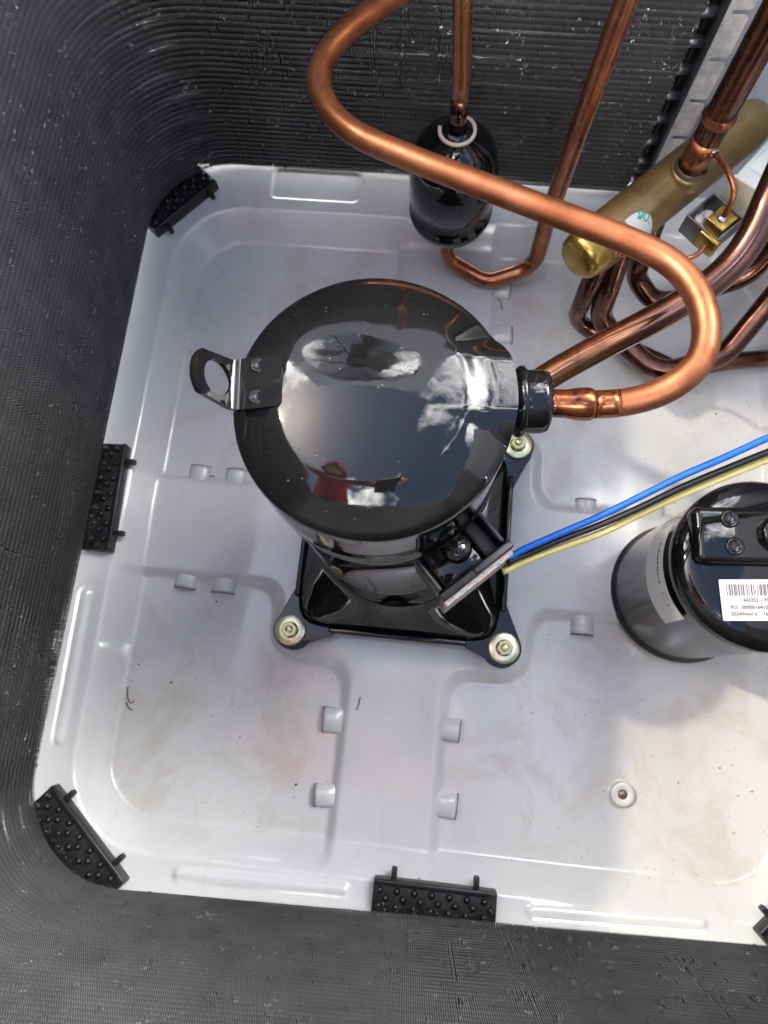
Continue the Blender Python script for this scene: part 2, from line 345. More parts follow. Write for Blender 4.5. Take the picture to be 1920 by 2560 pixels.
# grit washed into the pockets, and a few twigs and leaf scraps
V, F = [], []
for _ in range(420):
    while True:
        x, y = random.uniform(-250, 330), random.uniform(-275, 310)
        if float(pan_z(np.array(x), np.array(y))) < 2.0 and (random.random() < .35 or float(pan_z(np.array(x + 14), np.array(y))) > 2.4 or float(pan_z(np.array(x - 14), np.array(y))) > 2.4 or float(pan_z(np.array(x), np.array(y - 16))) > 2.4): break
    z = float(pan_z(np.array(x), np.array(y))); r_ = random.uniform(.25, .8) * (2.0 if random.random() < .06 else 1); n0 = len(V)
    V += [(x + r_ * math.cos(k * 1.57 + random.uniform(-.4, .4)) * random.uniform(.6, 1.3), y + r_ * math.sin(k * 1.57) * random.uniform(.6, 1.3), z - .1) for k in range(4)] + [(x, y, z + r_ * .7)]
    F += [(n0 + k, n0 + (k + 1) % 4, n0 + 4) for k in range(4)]
tag(build('grit', V, F, 'dirt', pan, False), kind='stuff')
MB('twig').set(Base_Color=(.20, .15, .09), Roughness=.9)
for k, pts in enumerate(([(-237, -158, 1.6), (-236, -166, 1.4), (-232, -172, 1.2), (-229, -170, 2.2)], [(-236, -172, 1.2), (-233, -176, 1), (-229, -178, 1.4)], [(-24, -146, 8.8), (-25, -152, 8.6), (-26, -157, 8.4)], [(-197, 46, 2), (-192, 48, 2.4), (-189, 47, 1.4)], [(74, 262, 8), (78, 258, 8.4), (79, 250, 8)], [(40, -282, 29.2), (38, -289, 29.4), (41, -295, 29.2)])):
    t = tag(tube('twig', smooth_path([(x, y, float(pan_z(np.array(x), np.array(y))) + .5) for x, y, z in pts], 1.2), [.9, .75, .8, .7, .75, .6, .55, .5, .5, .45, .4] * 4, 'twig', None, 6) if False else tube('twig', smooth_path([(x, y, float(pan_z(np.array(x), np.array(y))) + .5) for x, y, z in pts], 1.2), .7, 'twig', None, 6), ('thin forked twig scrap beside the left slope of the pan', 'short straw scrap just below the forked twig', 'dark sliver of debris on the front arm of the platform', 'bit of straw caught on the upper left drain louvre', 'bit of dark debris by the louvre behind the compressor', 'straw stuck beside the front studded clip')[k], 'twig', 'plant scraps in the pan')

# ------------------------------------------------------------------ condenser coil round three and a half sides
corner = fillet([(190, 365, 0), (-285, 370, 0), (-285, -314.5, 0), (384, -294, 0), (384, -120, 0)], 84)
pl = np.array([[p.x, p.y] for p in corner]); sl = np.concatenate([[0], np.cumsum(np.hypot(*np.diff(pl, axis=0).T))])
PITCH = 1.3; S = np.arange(0, sl[-1], PITCH); S = S + rng.normal(0, .05, len(S)); S.sort()
px_ = np.interp(S, sl, pl[:, 0]); py_ = np.interp(S, sl, pl[:, 1])
tx = np.gradient(px_); ty = np.gradient(py_); ln = np.hypot(tx, ty)
kern = np.ones(9) / 9; tx, ty = [np.convolve(np.pad(t / ln, 4, mode='edge'), kern, 'valid') for t in (tx, ty)]
nxn, nyn = ty, -tx                      # the path turns left, so the right-hand normal points outwards
coil = thing('condenser_coil', 'dark grey finned condenser coil wrapping round the white pan', 'coil', (-285, 28, 41))
PER = 5.6; zk = 41 + np.arange(0, 579, PER / 2); nk = len(zk); nf = len(S)
amp = np.where(np.arange(nk) % 2 == 0, .48, -.48); 
off = np.tile(amp, (nf, 1)) + rng.normal(0, .035, (nf, nk)) + rng.normal(0, .05, (nf, 1))
dep = rng.normal(0, .06, (nf, nk)) + np.where(np.arange(nk) % 2 == 0, 1.0, -.9)[None, :]
# long waves where the tubes press the fins, and small combed or bent spots
off += .12 * np.sin(zk[None, :] / 19 * 2 * np.pi) * np.sin(S[:, None] / 37.)
for _ in range(3000):
    i = rng.integers(2, nf - 3); k = int(rng.integers(1, nk - 4)); w_ = rng.integers(1, 4); h_ = rng.integers(1, 3)
    off[i:i + w_, k:k + h_] += rng.choice([-1, 1]) * rng.uniform(.4, .9); dep[i:i + w_, k:k + h_] -= rng.uniform(.2, 1.0)
for _ in range(40):                       # combed streaks that run up the fins
    i = rng.integers(2, nf - 3); k0 = int(rng.integers(0, nk - 30)); h_ = rng.integers(8, 40)
    off[i, k0:k0 + h_] += rng.choice([-1, 1]) * .55
for _ in range(46):                       # crushed patches
    i = rng.integers(5, nf - 30); k = int(rng.integers(2, nk - 12)); w_ = rng.integers(6, 22); h_ = rng.integers(2, 6)
    off[i:i + w_, k:k + h_] += rng.normal(0, .4, (w_, h_)); dep[i:i + w_, k:k + h_] -= np.abs(rng.normal(0, .5, (w_, h_)))
DEPTH = 17.
vi = np.stack([px_[:, None] + tx[:, None] * off + nxn[:, None] * dep, py_[:, None] + ty[:, None] * off + nyn[:, None] * dep, np.tile(zk, (nf, 1))], -1)
amp_o = off * .9
vo = np.stack([px_[:, None] + tx[:, None] * amp_o + nxn[:, None] * DEPTH, py_[:, None] + ty[:, None] * amp_o + nyn[:, None] * DEPTH, np.tile(zk, (nf, 1))], -1)
th = np.where(np.arange(nk) % 2 == 0, .62, .05); ve = vi + np.stack([tx, ty, tx * 0], -1)[:, None, :] * th[None, :, None]
v = np.concatenate([vi.reshape(-1, 3), vo.reshape(-1, 3), ve.reshape(-1, 3)]); ii = np.arange(nf * nk).reshape(nf, nk); o2 = nf * nk
q = np.concatenate([np.stack([ii[:, :-1], ii[:, 1:], ii[:, 1:] + o2, ii[:, :-1] + o2], -1).reshape(-1, 4), np.stack([ii[:, :-1], ii[:, 1:], ii[:, 1:] + 2 * o2, ii[:, :-1] + 2 * o2], -1).reshape(-1, 4)])
me = bpy.data.meshes.new('fins'); np_mesh(me, v * MM - np.array(woff(coil))[None], q, False)
me.materials.append(MAT['fin_metal']); me.materials.append(MAT['fin_edge']); mi_ = np.zeros(len(q), dtype=np.int32); mi_[len(q) // 2:] = 1; me.polygons.foreach_set('material_index', mi_)
fins = link('fins', me, 'fin_metal', coil); tag(fins, kind='stuff')
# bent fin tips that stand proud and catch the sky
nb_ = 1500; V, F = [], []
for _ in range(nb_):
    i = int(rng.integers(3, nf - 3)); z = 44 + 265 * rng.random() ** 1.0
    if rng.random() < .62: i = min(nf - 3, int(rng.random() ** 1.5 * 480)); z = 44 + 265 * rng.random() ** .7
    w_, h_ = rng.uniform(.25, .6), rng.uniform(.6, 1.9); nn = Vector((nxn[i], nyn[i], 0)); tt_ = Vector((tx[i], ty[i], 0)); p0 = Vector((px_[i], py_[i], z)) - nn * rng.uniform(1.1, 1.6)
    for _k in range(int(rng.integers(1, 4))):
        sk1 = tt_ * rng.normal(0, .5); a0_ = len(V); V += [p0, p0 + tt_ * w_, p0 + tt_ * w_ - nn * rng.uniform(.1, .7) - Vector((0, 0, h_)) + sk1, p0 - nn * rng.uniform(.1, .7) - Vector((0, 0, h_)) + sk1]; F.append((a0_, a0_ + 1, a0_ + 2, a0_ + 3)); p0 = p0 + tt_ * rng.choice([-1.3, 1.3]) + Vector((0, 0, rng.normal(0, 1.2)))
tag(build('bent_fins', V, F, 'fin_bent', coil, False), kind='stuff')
# refrigerant tubes threaded through the fins, each one a bent pipe that sticks out at the end
step = 14; mid = np.stack([px_ + nxn * 8.5, py_ + nyn * 8.5], -1)[::step]
e0 = mid[0] + (mid[0] - mid[1]) / np.hypot(*(mid[0] - mid[1])) * 13
mid = np.concatenate([[e0], mid])
for z in np.arange(52, 620, 25.):
    V, F = tube_vf([(x, y, z) for x, y in mid], 4.4, 10); build('tube', V, F, 'tube_metal', coil)
# added black sheet behind the fins, stops outside light showing through them
gp = np.stack([px_ + nxn * 20, py_ + nyn * 20], -1)[::8]; gq = np.stack([px_ + nxn * 23, py_ + nyn * 23], -1)[::8]
V = [(x, y, z) for x, y in gp for z in (34.5, 620)] + [(x, y, z) for x, y in gq for z in (34.5, 620)]; m = len(gp) * 2; F = []
for i in range(len(gp) - 1):
    a = 2 * i; F += [(a, a + 2, a + 3, a + 1), (m + a, m + a + 1, m + a + 3, m + a + 2), (a, m + a, m + a + 2, a + 2), (a + 1, a + 3, m + a + 3, m + a + 1)]
build('light_block', V, F, 'light_block_black', coil, False)
# end frame of the coil
box('end_frame', (202.6, 376, 31), (3, 30, 589), 'frame_dark', coil, .4)
box('end_light_block', (197, 391, 31), (20, 3, 589), 'light_block_black', coil, .3)  # added dark filler, shuts out the bright outside behind the end gap

# grey corner panel with a lobed galvanised flange
panel = thing('corner_panel', 'grey painted sheet metal corner panel at the coil end, behind the brass valve', 'panel', (310, 372, 28))
box('sheet', (309, 376, 28), (209, 2, 592), 'grey_paint', panel, .4)
box('sheet_return', (412, 130, 28), (2, 490, 592), 'grey_paint', panel, .4)
ol = []
zz = 0
left = [(0, 0)]
right = []
for k in range(15):
    z0 = k * 40
    right += arc(20.5 - 3, z0 + 3, 3, -math.pi / 2, 0, 4) + arc(20.5 - 3, z0 + 35.5 - 3, 3, 0, math.pi / 2, 4) + [(8, z0 + 35.7), (6, z0 + 37.7), (8, z0 + 39.8)]
lobed = sheet_me('lobed_flange', [(0, 0)] + right + [(0, 600)], [], 1.2, .2)
link('lobed_flange', lobed, 'galvanised', panel, (205.2, 373.0, 30), (R(90), 0, 0))

# ------------------------------------------------------------------ black plastic coil clips
def clip(label, ctr, L_, rz, depth=27, cols=7):
    """local +y points at the coil, the lip is at y = 0"""
    t = thing('coil_clip', label, 'clip', (*ctr, LEDGE), 'black clips under the coil'); t.rotation_euler = (0, 0, rz)
    def part(name, me, x=0, y=0, z=0, rot=(0, 0, 0), mat='black_plastic'):
        o = bpy.data.objects.new(name, me); col.objects.link(o); o.parent = t; o.location = Vector((x, y, z)) * MM; o.rotation_euler = rot
        if not me.materials: me.materials.append(MAT[mat])
        return o
    part('plate', box_me('plate', L_, depth, 10, 1), 0, depth / 2)
    part('lip', box_me('lip', L_ - .6, 4.5, 13, 1.2), 0, 1.5)
    tm = box_me('tab', 4.5, 10, 7, 1)
    for x in (-.33 * L_, .34 * L_): part('tab', tm, x, -4.5, 3)
    V, F = lathe_vf([(2.9, 0), (2.7, 1.2), (1.9, 2.5), (.9, 3.1), (.01, 3.25)], seg=14); bmz = mesh('stud', [Vector(v) * MM for v in V], F)
    for r_ in range(3):
        for k in range(cols):
            x = -L_ / 2 + (k + (.35 if r_ % 2 else .72)) * (L_ / (cols + .1)); y = 7.5 + r_ * 5.6
            if abs(x) < L_ / 2 - 3: part('stud', bmz, x, y, 9.9)
    bits = []; Vd, Fd = [], []
    for _ in range(46):                 # silt caught against the fins
        x, y = random.uniform(-L_ * .42, L_ * .42), random.gauss(depth * .72, 3.2); s = random.uniform(.8, 2.6); h = random.uniform(.4, 1.6)
        n0 = len(Vd); Vd += [(x + random.uniform(-s, s), y + random.uniform(-s, s), 10 + random.uniform(0, h)) for _ in range(4)] + [(x, y, 10 + h * 1.5)]
        Fd += [(n0, n0 + 1, n0 + 4), (n0 + 1, n0 + 2, n0 + 4), (n0 + 2, n0 + 3, n0 + 4), (n0 + 3, n0, n0 + 4)]
    tag(part('silt', mesh('silt', [Vector(v_) * MM for v_ in Vd], Fd, False), mat='dirt'), kind='stuff')
    return t
clip('studded black plastic clip under the front coil, showing rows of round studs', (52.6, -283), 98, R(180))
clip('black plastic clip caked with silt against the left coil wall, midway along it', (-263, 10), 102, R(90 + 2))
clip('black plastic clip across the upper left corner of the coil, in shade', (-252, 320), 84, math.atan2(.65, -.76) - R(90), 34)
clip('diagonal black plastic clip across the lower left corner of the coil', (-233, -274), 100, math.atan2(-.75, -.66) - R(90), 34)
clip('black plastic clip cut off by the lower right edge of the picture', (337, -254), 100, R(-135), 34)

# ------------------------------------------------------------------ compressor
comp = thing('compressor', 'glossy black scroll compressor bolted to the middle of the pan', 'compressor', (-3, 1, 8))
CX, CY = -13., 7.
ZT, RC = 335., 72.5
FD = Vector((math.cos(R(4)), math.sin(R(4)), 0)); FN = Vector((-FD.y, FD.x, 0)); FP = Vector((68, 18.4, 0))   # outlet axis
rr = np.concatenate([np.linspace(0, 46, 32), np.linspace(46, 68, 34)[1:], 68.2 + 4.3 * np.sin(np.linspace(0, 1, 14) * np.pi / 2)])
fl_ = np.clip((rr - 68.2) / 4.3, 0, 1); tilt = np.where(rr < 44, 12 * rr / 44, 12 + 14 * sstep(44, 52, rr) + 7 * sstep(52, 68, rr)); tilt = np.where(rr > 68.2, np.degrees(np.arcsin(np.sin(R(33)) + (math.sin(R(87)) - math.sin(R(33))) * fl_)), tilt)
zd = np.concatenate([[0], -np.cumsum(np.tan(np.radians(.5 * (tilt[1:] + tilt[:-1]))) * np.diff(rr))])
nang = 240; ang = np.arange(nang) * 2 * np.pi / nang
A, RR = np.meshgrid(ang, rr); XX = CX + RR * np.cos(A); YY = CY + RR * np.sin(A); ZD = ZT + np.tile(zd[:, None], (1, nang))
U_ = (XX - FP.x) * FD.x + (YY - FP.y) * FD.y; W_ = (XX - FP.x) * FN.x + (YY - FP.y) * FN.y
chan = 330.4 - .075 * (U_ + 70) - 20 * sstep(13, 42, np.abs(W_)) - 40 * sstep(-58, -112, U_) - 3.0 * sstep(-8, 1, U_)
def smax(a, b_, k): h = np.clip(.5 + .5 * (a - b_) / k, 0, 1); return b_ * (1 - h) + a * h + k * h * (1 - h)
ZC = smax(ZD, chan, 5.0) - 1.25
ZC = ZC + .22 * np.sin(A * 3 + .6) * sstep(20, 50, RR) + .12 * np.sin(A * 7 + 2) * sstep(35, 52, RR)
v = np.stack([XX, YY, ZC], -1).reshape(-1, 3)
ring = [(XX[-1], YY[-1], np.full(nang, h)) for h in (302., 290., 276., 262.5)]
extra = np.concatenate([np.stack(r_, -1) for r_ in ring])
sc2 = np.stack([CX + 70.4 * np.cos(ang), CY + 70.4 * np.sin(ang), np.full(nang, 261.5)], -1)
v = np.concatenate([v, extra, sc2]); nr = len(rr) + 5
ii = np.arange(nr * nang).reshape(nr, nang); jj = np.roll(ii, -1, axis=1)
q = np.stack([ii[:-1], ii[1:], jj[1:], jj[:-1]], -1).reshape(-1, 4)[:, ::-1]
me = bpy.data.meshes.new('cap'); np_mesh(me, v * MM - np.array(woff(comp))[None], q[:, ::-1]); link('cap', me, 'black_enamel', comp)
lathe('shell', [(70.6, 219), (70.8, 214), (70.8, 203), (71.6, 201.5), (71.6, 198), (70.4, 196.5), (69.4, 192), (69.4, 96), (70.2, 94.5), (70.2, 90), (69, 88.5), (68.6, 40), (69.4, 22), (72, 12), (76, 4)], 'black_gloss', comp, (1, -3, 43), (-14, 10, 218.5), seg=128)
# outlet fitting, brazed stub
fo = Vector((FP.x, FP.y, 303)) ; ax_ = tuple(FD)
lathe('weld_bead', [(16, -9), (18.6, -6), (18.9, -4), (17, -2.5)], 'black_gloss', comp, fo, ax_, 40)
lathe('outlet_fitting', [(16.2, -10), (16.6, -3), (16.6, 6), (15.6, 9), (13, 10.4), (7, 10.6)], 'black_gloss', comp, fo, ax_, 48)
# lifting lug: plate welded on the cap, bent down and out to a ring
def lug_pt(x, y):
    """x along the lug (0 at ring centre, 22 at the bend, 46 at the inner edge)"""
    bend, Rb = 15., 6.
    if x > bend: return Vector((x - bend, y, 0))
    s = bend - x; a = R(74); arcl = Rb * a
    if s < arcl: t = s / Rb; return Vector((-Rb * math.sin(t), y, Rb * (1 - math.cos(t))))
    s -= arcl; return Vector((-Rb * math.sin(a) - s * math.cos(a), y, Rb * (1 - math.cos(a)) + s * math.sin(a)))
no = 72
def lug_outline():
    pts = []
    pts += arc(0, 0, 15.8, R(135), R(225), 20)
    for i in range(1, 10): f = i / 9; pts.append((-11.2 + 27 * f, -11.2 - 2.6 * f))
    for i in range(1, 9): f = i / 8; pts.append((15.8 + 18 * f, -13.8 - .6 * f))
    pts += arc(34.6, -11.4, 3, -math.pi / 2, 0, 5) + arc(34.6, 11.4, 3, 0, math.pi / 2, 5)
    for i in range(1, 9): f = i / 8; pts.append((34 - 18.2 * f, 14.4 - .6 * f))
    for i in range(1, 9): f = i / 9; pts.append((15.8 - 27 * f, 13.8 - 2.6 * f))
    return pts
lo = lug_outline(); hole = [(9 * math.cos(t), 9 * math.sin(t)) for t in np.linspace(0, 2 * np.pi, 40, endpoint=False)]
bm = bmesh.new()
def loop2(pts): vs = [bm.verts.new((p[0], p[1], 0)) for p in pts]; return [bm.edges.new((vs[i], vs[(i + 1) % len(vs)])) for i in range(len(vs))]
es = loop2(lo) + loop2(hole); bmesh.ops.triangle_fill(bm, use_beauty=True, edges=es)
for xcut in (16.2, 15, 13.7, 12.4, 11.1, 9.8, 8.5, 7.25, 6.2): 
    bmesh.ops.bisect_plane(bm, geom=bm.verts[:] + bm.edges[:] + bm.faces[:], plane_co=(xcut, 0, 0), plane_no=(1, 0, 0))
bmesh.ops.recalc_face_normals(bm, faces=bm.faces[:])
lug_m = Matrix.Translation(Vector((-79, 7, 322.6))) @ Matrix.Rotation(R(6), 4, 'Z') @ Matrix.Rotation(R(-15), 4, 'Y')
for v_ in bm.verts: v_.co = lug_m @ lug_pt(v_.co.x, v_.co.y)
for v_ in bm.verts: v_.co = v_.co * MM - woff(comp)
me = bpy.data.meshes.new('lifting_lug'); bm.to_mesh(me); bm.free(); me.shade_smooth()
lug = link('lifting_lug', me, 'black_enamel', comp)
so = lug.modifiers.new('thick', 'SOLIDIFY'); so.thickness = .0028; so.offset = 0
bv = lug.modifiers.new('edge', 'BEVEL'); bv.width = .0006; bv.segments = 2; bv.limit_method = 'ANGLE'; bv.angle_limit = R(50); bv.harden_normals = True
for yy in (-8, 9):
    p_ = lug_m @ Vector((9.5, yy, 1.0)); lathe('weld_dimple', [(4.2, 0), (4.0, .6), (3.2, 1.0), (2.4, .6), (1.6, .5), (.01, .9)], 'black_enamel', lug, p_, seg=24)
# base plate
bp_o = []
ear = [(-89.3, -95), (96.2, -92.7), (98.2, 92.5), (-88, 90)]
ex, ey = 92, 92
for (cx_, cy_), a_ in zip(ear, (225, 315, 45, 135)):
    ca, sa = math.cos(R(a_)), math.sin(R(a_)); sx = 1 if ca > 0 else -1; sy = 1 if sa > 0 else -1
    arcp = arc(cx_, cy_, 15, R(a_ - 75), R(a_ + 75), 12)
    pre = [(cx_ - sx * 3, cy_ - sy * 44), (cx_ - sx * 44, cy_ - sy * 3)]
    if sx * sy > 0: bp_o += [pre[1]] + arcp + [pre[0]]
    else: bp_o += [pre[0]] + arcp + [pre[1]]
ang_sorted = bp_o
ctr2 = Vector((3, -1)); bp_o = sorted(bp_o, key=lambda p: math.atan2(p[1] - ctr2.y, p[0] - ctr2.x))
bp = sheet_me('base_plate', bp_o, [], 3, .6); base_plate = link('base_plate', bp, 'black_gloss', comp, (0, 0, 30))
for (x, y, sx, sy) in ((-87, -3, 5, 124), (94, 0, 5, 124), (4, -92, 120, 5), (4, 90, 120, 5)):
    box('flange', (x, y, 17), (sx, sy, 21), 'black_gloss', base_plate, 1.8, seg=3)
V, F = [], []; npd = 96
for r_i, (half, pw, zz_) in enumerate(((90, 9, 30), (88.5, 9, 34.5), (84, 7, 42), (77, 4, 54), (71, 2.6, 66), (69, 2, 74), (67, 2, 80))):
    for k in range(npd):
        a_ = 2 * math.pi * k / npd; c_, s_ = math.cos(a_), math.sin(a_); rad_ = half / (abs(c_) ** pw + abs(s_) ** pw) ** (1 / pw); f_ = min(1, r_i / 4)
        V.append((3 - 3 * f_ + rad_ * c_, -1 - 1 * f_ + rad_ * s_, zz_))
for r_i in range(6):
    for k in range(npd): F.append((r_i * npd + k, r_i * npd + (k + 1) % npd, (r_i + 1) * npd + (k + 1) % npd, (r_i + 1) * npd + k))
build('pedestal', V, F, 'black_gloss', comp)
hexo = [(6.2 * math.cos(R(60 * k)), 6.2 * math.sin(R(60 * k))) for k in range(6)]
nut_me = sheet_me('nut', hexo, [], 6, .8)
for i, (x, y) in enumerate(ear):
    bt = lathe('mounting_bolt', [(16, 8), (16.5, 18), (13, 24), (13, 29.8)], 'black_rubber', comp, (x, y, 0), seg=40)
    bt.name = 'grommet'
    lathe('washer', [(7, 36.4), (12.6, 36.6), (13.2, 36), (13.2, 33.4)], 'zinc_yellow', bt, (x, y, 0), seg=40)
    link('nut', nut_me, 'zinc_nut', bt, (x, y, 36.5), (0, 0, .3 + i)); lathe('bolt_tip', [(3.4, 42), (3.4, 44.4), (2.4, 45.2), (.01, 45.4)], 'zinc_yellow', bt, (x, y, 0), seg=20)
# terminal housing on the front right of the shell
tu = Vector((.69, -.724, 0)); tv = Vector((.724, .69, 0)); ta = math.atan2(tu.y, tu.x)
def tpt(u, v_, z): return Vector((CX, CY, 0)) + tu * u + tv * v_ + Vector((0, 0, z))
hs = box('terminal_housing', tpt(74, 0, 196), (34, 50, 18), 'black_plastic', comp, 1.5, ta)
for s_ in (-1, 1): box('side_wall', tpt(76, s_ * 24, 206), (30, 3, 27), 'black_plastic', hs, 1.2, ta)
box('cover', tpt(94.5, 0, 190), (5, 54, 46), 'black_plastic', hs, .9, ta)
box('foam_pad', tpt(98.6, -1, 188), (3.2, 52, 42), 'foam_edge', hs, .5, ta)
box('terminal_block', tpt(80, -5, 212), (24, 30, 11), 'black_enamel', hs, 1.6, ta)
lathe('terminal_cap', [(9.2, 221), (9.2, 226), (7.8, 228), (.01, 228.6)], 'black_enamel', hs, tpt(76, 1, 0), seg=32)
box('plug', tpt(80, 17, 212), (24, 11, 12), 'black_rubber', hs, 2, ta)
lathe('screw', [(2.1, 235.9), (2.0, 236.6), (1.2, 236.9), (.01, 236.7)], 'black_plastic', hs, tpt(94.5, 0, 0), seg=16)
# rating label on the shell
def shell_label(name, r_, a0, a1, z0, z1, mat, parent, c0=(CX, CY), n=40):
    V = [(c0[0] + r_ * math.cos(a0 + (a1 - a0) * k / n), c0[1] + r_ * math.sin(a0 + (a1 - a0) * k / n), z) for k in range(n + 1) for z in (z0, z1)]
    return build(name, V, [(2 * k, 2 * k + 2, 2 * k + 3, 2 * k + 1) for k in range(n)], mat, parent)
def wrap_text(body, size, r_, a_mid, z_base, mat, parent, c0=(CX, CY), vertical=False, bold=0):
    me = text_me(body, size, 'CENTER', 1.0, bold)
    for v_ in me.vertices:
        x, y = v_.co.x / MM, v_.co.y / MM
        if vertical: x, y = y, x
        a = a_mid + x / r_; rr_ = r_ + v_.co.z / MM
        v_.co = Vector((c0[0] + rr_ * math.cos(a), c0[1] + rr_ * math.sin(a), z_base + y)) * MM - woff(parent)
    return link('lettering', me, mat, parent)

# ------------------------------------------------------------------ filter drier with its lines
DX, DY = 18., 290.
dr = thing('filter_drier', 'black canister filter drier hanging upright beside the back coil', 'filter drier', (DX, DY, 66))
lathe('canister', [(7, 192), (12, 191), (13, 186), (24, 181), (32, 171), (36.5, 157), (37.5, 145), (37.5, 121), (36, 119), (35.5, 117), (35.5, 103), (37.5, 101), (37.5, 98), (35, 90), (26, 81), (12, 76), (8, 72), (7, 64)], 'black_gloss', dr, (DX, DY, 0), seg=72)
V, F = lathe_vf([(12.5, 191), (15.2, 191.5), (15.2, 189.5), (12.8, 188.5)], (DX, DY, 0), seg=40, a0=R(-190), a1=R(60)); build('solder_ring', V, F, 'cream_wax', dr)
pp = thing('copper_pipe', 'straight brown copper pipe rising from the top of the black drier', 'pipe', (DX, DY, 190), 'copper lines')
tube('pipe', [(DX, DY, 188), (DX, DY, 240), (DX - 4, DY, 300), (DX - 8, DY + 2, 400), (DX - 10, DY + 2, 560)], [6.4] * 5, 'copper_mid', pp)
tube('scorched_end', [(DX, DY, 188.5), (DX, DY, 204), (DX - .3, DY, 222)], [6.9, 6.6, 6.55], 'copper_dark', pp)
pp = thing('copper_pipe', 'brown copper pipe looping under the drier and rising to the right of it', 'pipe', (62, 280, 22), 'copper lines')
pth = fillet([(DX, DY, 66), (DX, DY - 2, 26), (60, 268, 20), (106, 284, 26), (106, 289, 90), (110, 290, 200), (115, 291, 300), (124, 292, 560)], [16, 24, 24, 40, 80, 80])
tube('pipe', pth, [6.6 + 1.2 * min(1, i / (len(pth) * .35)) for i in range(len(pth))], 'copper_mid', pp)

# ------------------------------------------------------------------ discharge loop
lp = thing('copper_pipe', 'bright copper discharge pipe curling in a wide loop from the compressor outlet', 'pipe', (150, 60, 300), 'copper lines')
loop = [(102, 19.8, 303), (116.2, 21.3, 305), (131.1, 25.5, 309.0), (143.3, 33.1, 314.0), (151.1, 44.4, 317.0), (152.9, 61.9, 318.0), (148.5, 80.5, 317.0), (137.3, 98.1, 314.0), (121.2, 109.2, 312.0), (56.3, 136.6, 308.0), (-13.7, 165.9, 304.0), (-41.0, 179.8, 302.0), (-58.9, 197.6, 300.0), (-68.3, 219.6, 298.0), (-67.5, 239.9, 296.0), (-55.9, 264.5, 294.0), (-26.5, 301.4, 290.0), (-10, 322, 290), (5, 334, 305), (10, 338, 340), (10, 338, 560)]
tube('pipe', smooth_path(loop), 7.2, 'copper_bright', lp, 28)
tube('brazed_stub', [(76, 18.4, 303), (81, 18.6, 303), (87, 18.9, 303), (92, 19.2, 303), (96, 19.4, 303), (98.5, 19.6, 303), (100, 19.7, 303), (101.5, 19.8, 303)], [7.6, 7.4, 7.5, 8.5, 8.7, 8.7, 8.3, 7.3], 'copper_heat', lp, 28)
tube('scorched_band', [(101, 19.75, 303), (106, 20.1, 303.4), (110, 20.5, 303.9), (114.5, 21.05, 304.7)], 7.34, 'copper_heat', lp, 28)

# suction pipe
spn = thing('copper_pipe', 'thick tarnished copper suction pipe slanting up from behind the compressor outlet', 'pipe', (90, 75, 215), 'copper lines')
suc = [(62, 50, 208), (90.9, 74.9, 215.0), (123.2, 94.8, 225.0), (154.7, 111.0, 238.0), (176.0, 123.7, 248.0), (193.9, 139.7, 258.0), (202.6, 154.4, 266.0), (209.1, 175.3, 276.0), (215, 200, 300), (218, 215, 350), (218, 217, 520)]
sp = smooth_path(suc)
tube('pipe', sp, 9.3, 'copper_suction', spn, 28)

# ------------------------------------------------------------------ reversing valve
va, vb = Vector((122.6, 203.6, 165)), Vector((268, 351, 165)); vd = (vb - va).normalized(); VL = (vb - va).length; vn = Vector((-vd.y, vd.x, 0))
rv = thing('reversing_valve', 'olive brass cylinder reversing valve lying slantwise in front of the corner panel', 'valve', tuple(va - Vector((0, 0, 20))))
RV = 20.5
def vp(s, n_=0, z=165): return Vector((va.x, va.y, 0)) + vd * s + vn * n_ + Vector((0, 0, z))
lathe('body', [(RV - .6, 21), (RV, 22), (RV, VL - 30), (RV * .93, VL - 22), (RV * .75, VL - 14), (8, VL - 8), (.01, VL - 7)], 'olive_brass', rv, va, vd, 72)
cap = lathe('end_cap', [(.01, -8), (11, -7.6), (15, -6.2), (17.6, -3.5), (18.8, 0), (19.4, 6), (19.6, 20), (19.2, 21.5)], 'brass', rv, va, vd, 72)
lathe('seam', [(19.0, 12), (20.3, 12.6), (20.3, 14.2), (19.0, 14.8)], 'braze', cap, va, vd, 64)
sk_ = vp(99, -7)
lathe('socket', [(15, 178), (14.6, 186), (13, 188.2), (11.4, 188)], 'olive_brass', rv, (sk_.x, sk_.y, 0), (0, 0, 1), 48)
lathe('solder_joint', [(13.2, 186), (12.4, 190.5), (11.2, 192)], 'braze', rv, (sk_.x, sk_.y, 0), (0, 0, 1), 48)
vt = thing('copper_pipe', 'orange brown copper pipe standing on top of the olive valve body', 'pipe', (sk_.x, sk_.y, 186), 'copper lines')
tube('pipe', smooth_path([(sk_.x, sk_.y, 178), (sk_.x, sk_.y, 250), (sk_.x, sk_.y - 1, 560)]), 10.3, 'copper_dark', vt, 28)
tube('lacquered_foot', [(sk_.x, sk_.y, 186), (sk_.x, sk_.y, 203), (sk_.x, sk_.y, 219)], [10.7, 10.55, 10.5], 'copper_mid', vt, 28)
lathe('joint_bead', [(10.2, 234), (11.8, 237), (11.8, 239), (10.2, 242)], 'copper_mid', vt, (sk_.x, sk_.y, 0), (0, 0, 1), 40)
# sticker with the green recognition mark
stk = []
def on_valve(s, a, r_=RV + .12): return vp(s) + (vn * math.sin(a) + Vector((0, 0, math.cos(a)))) * r_
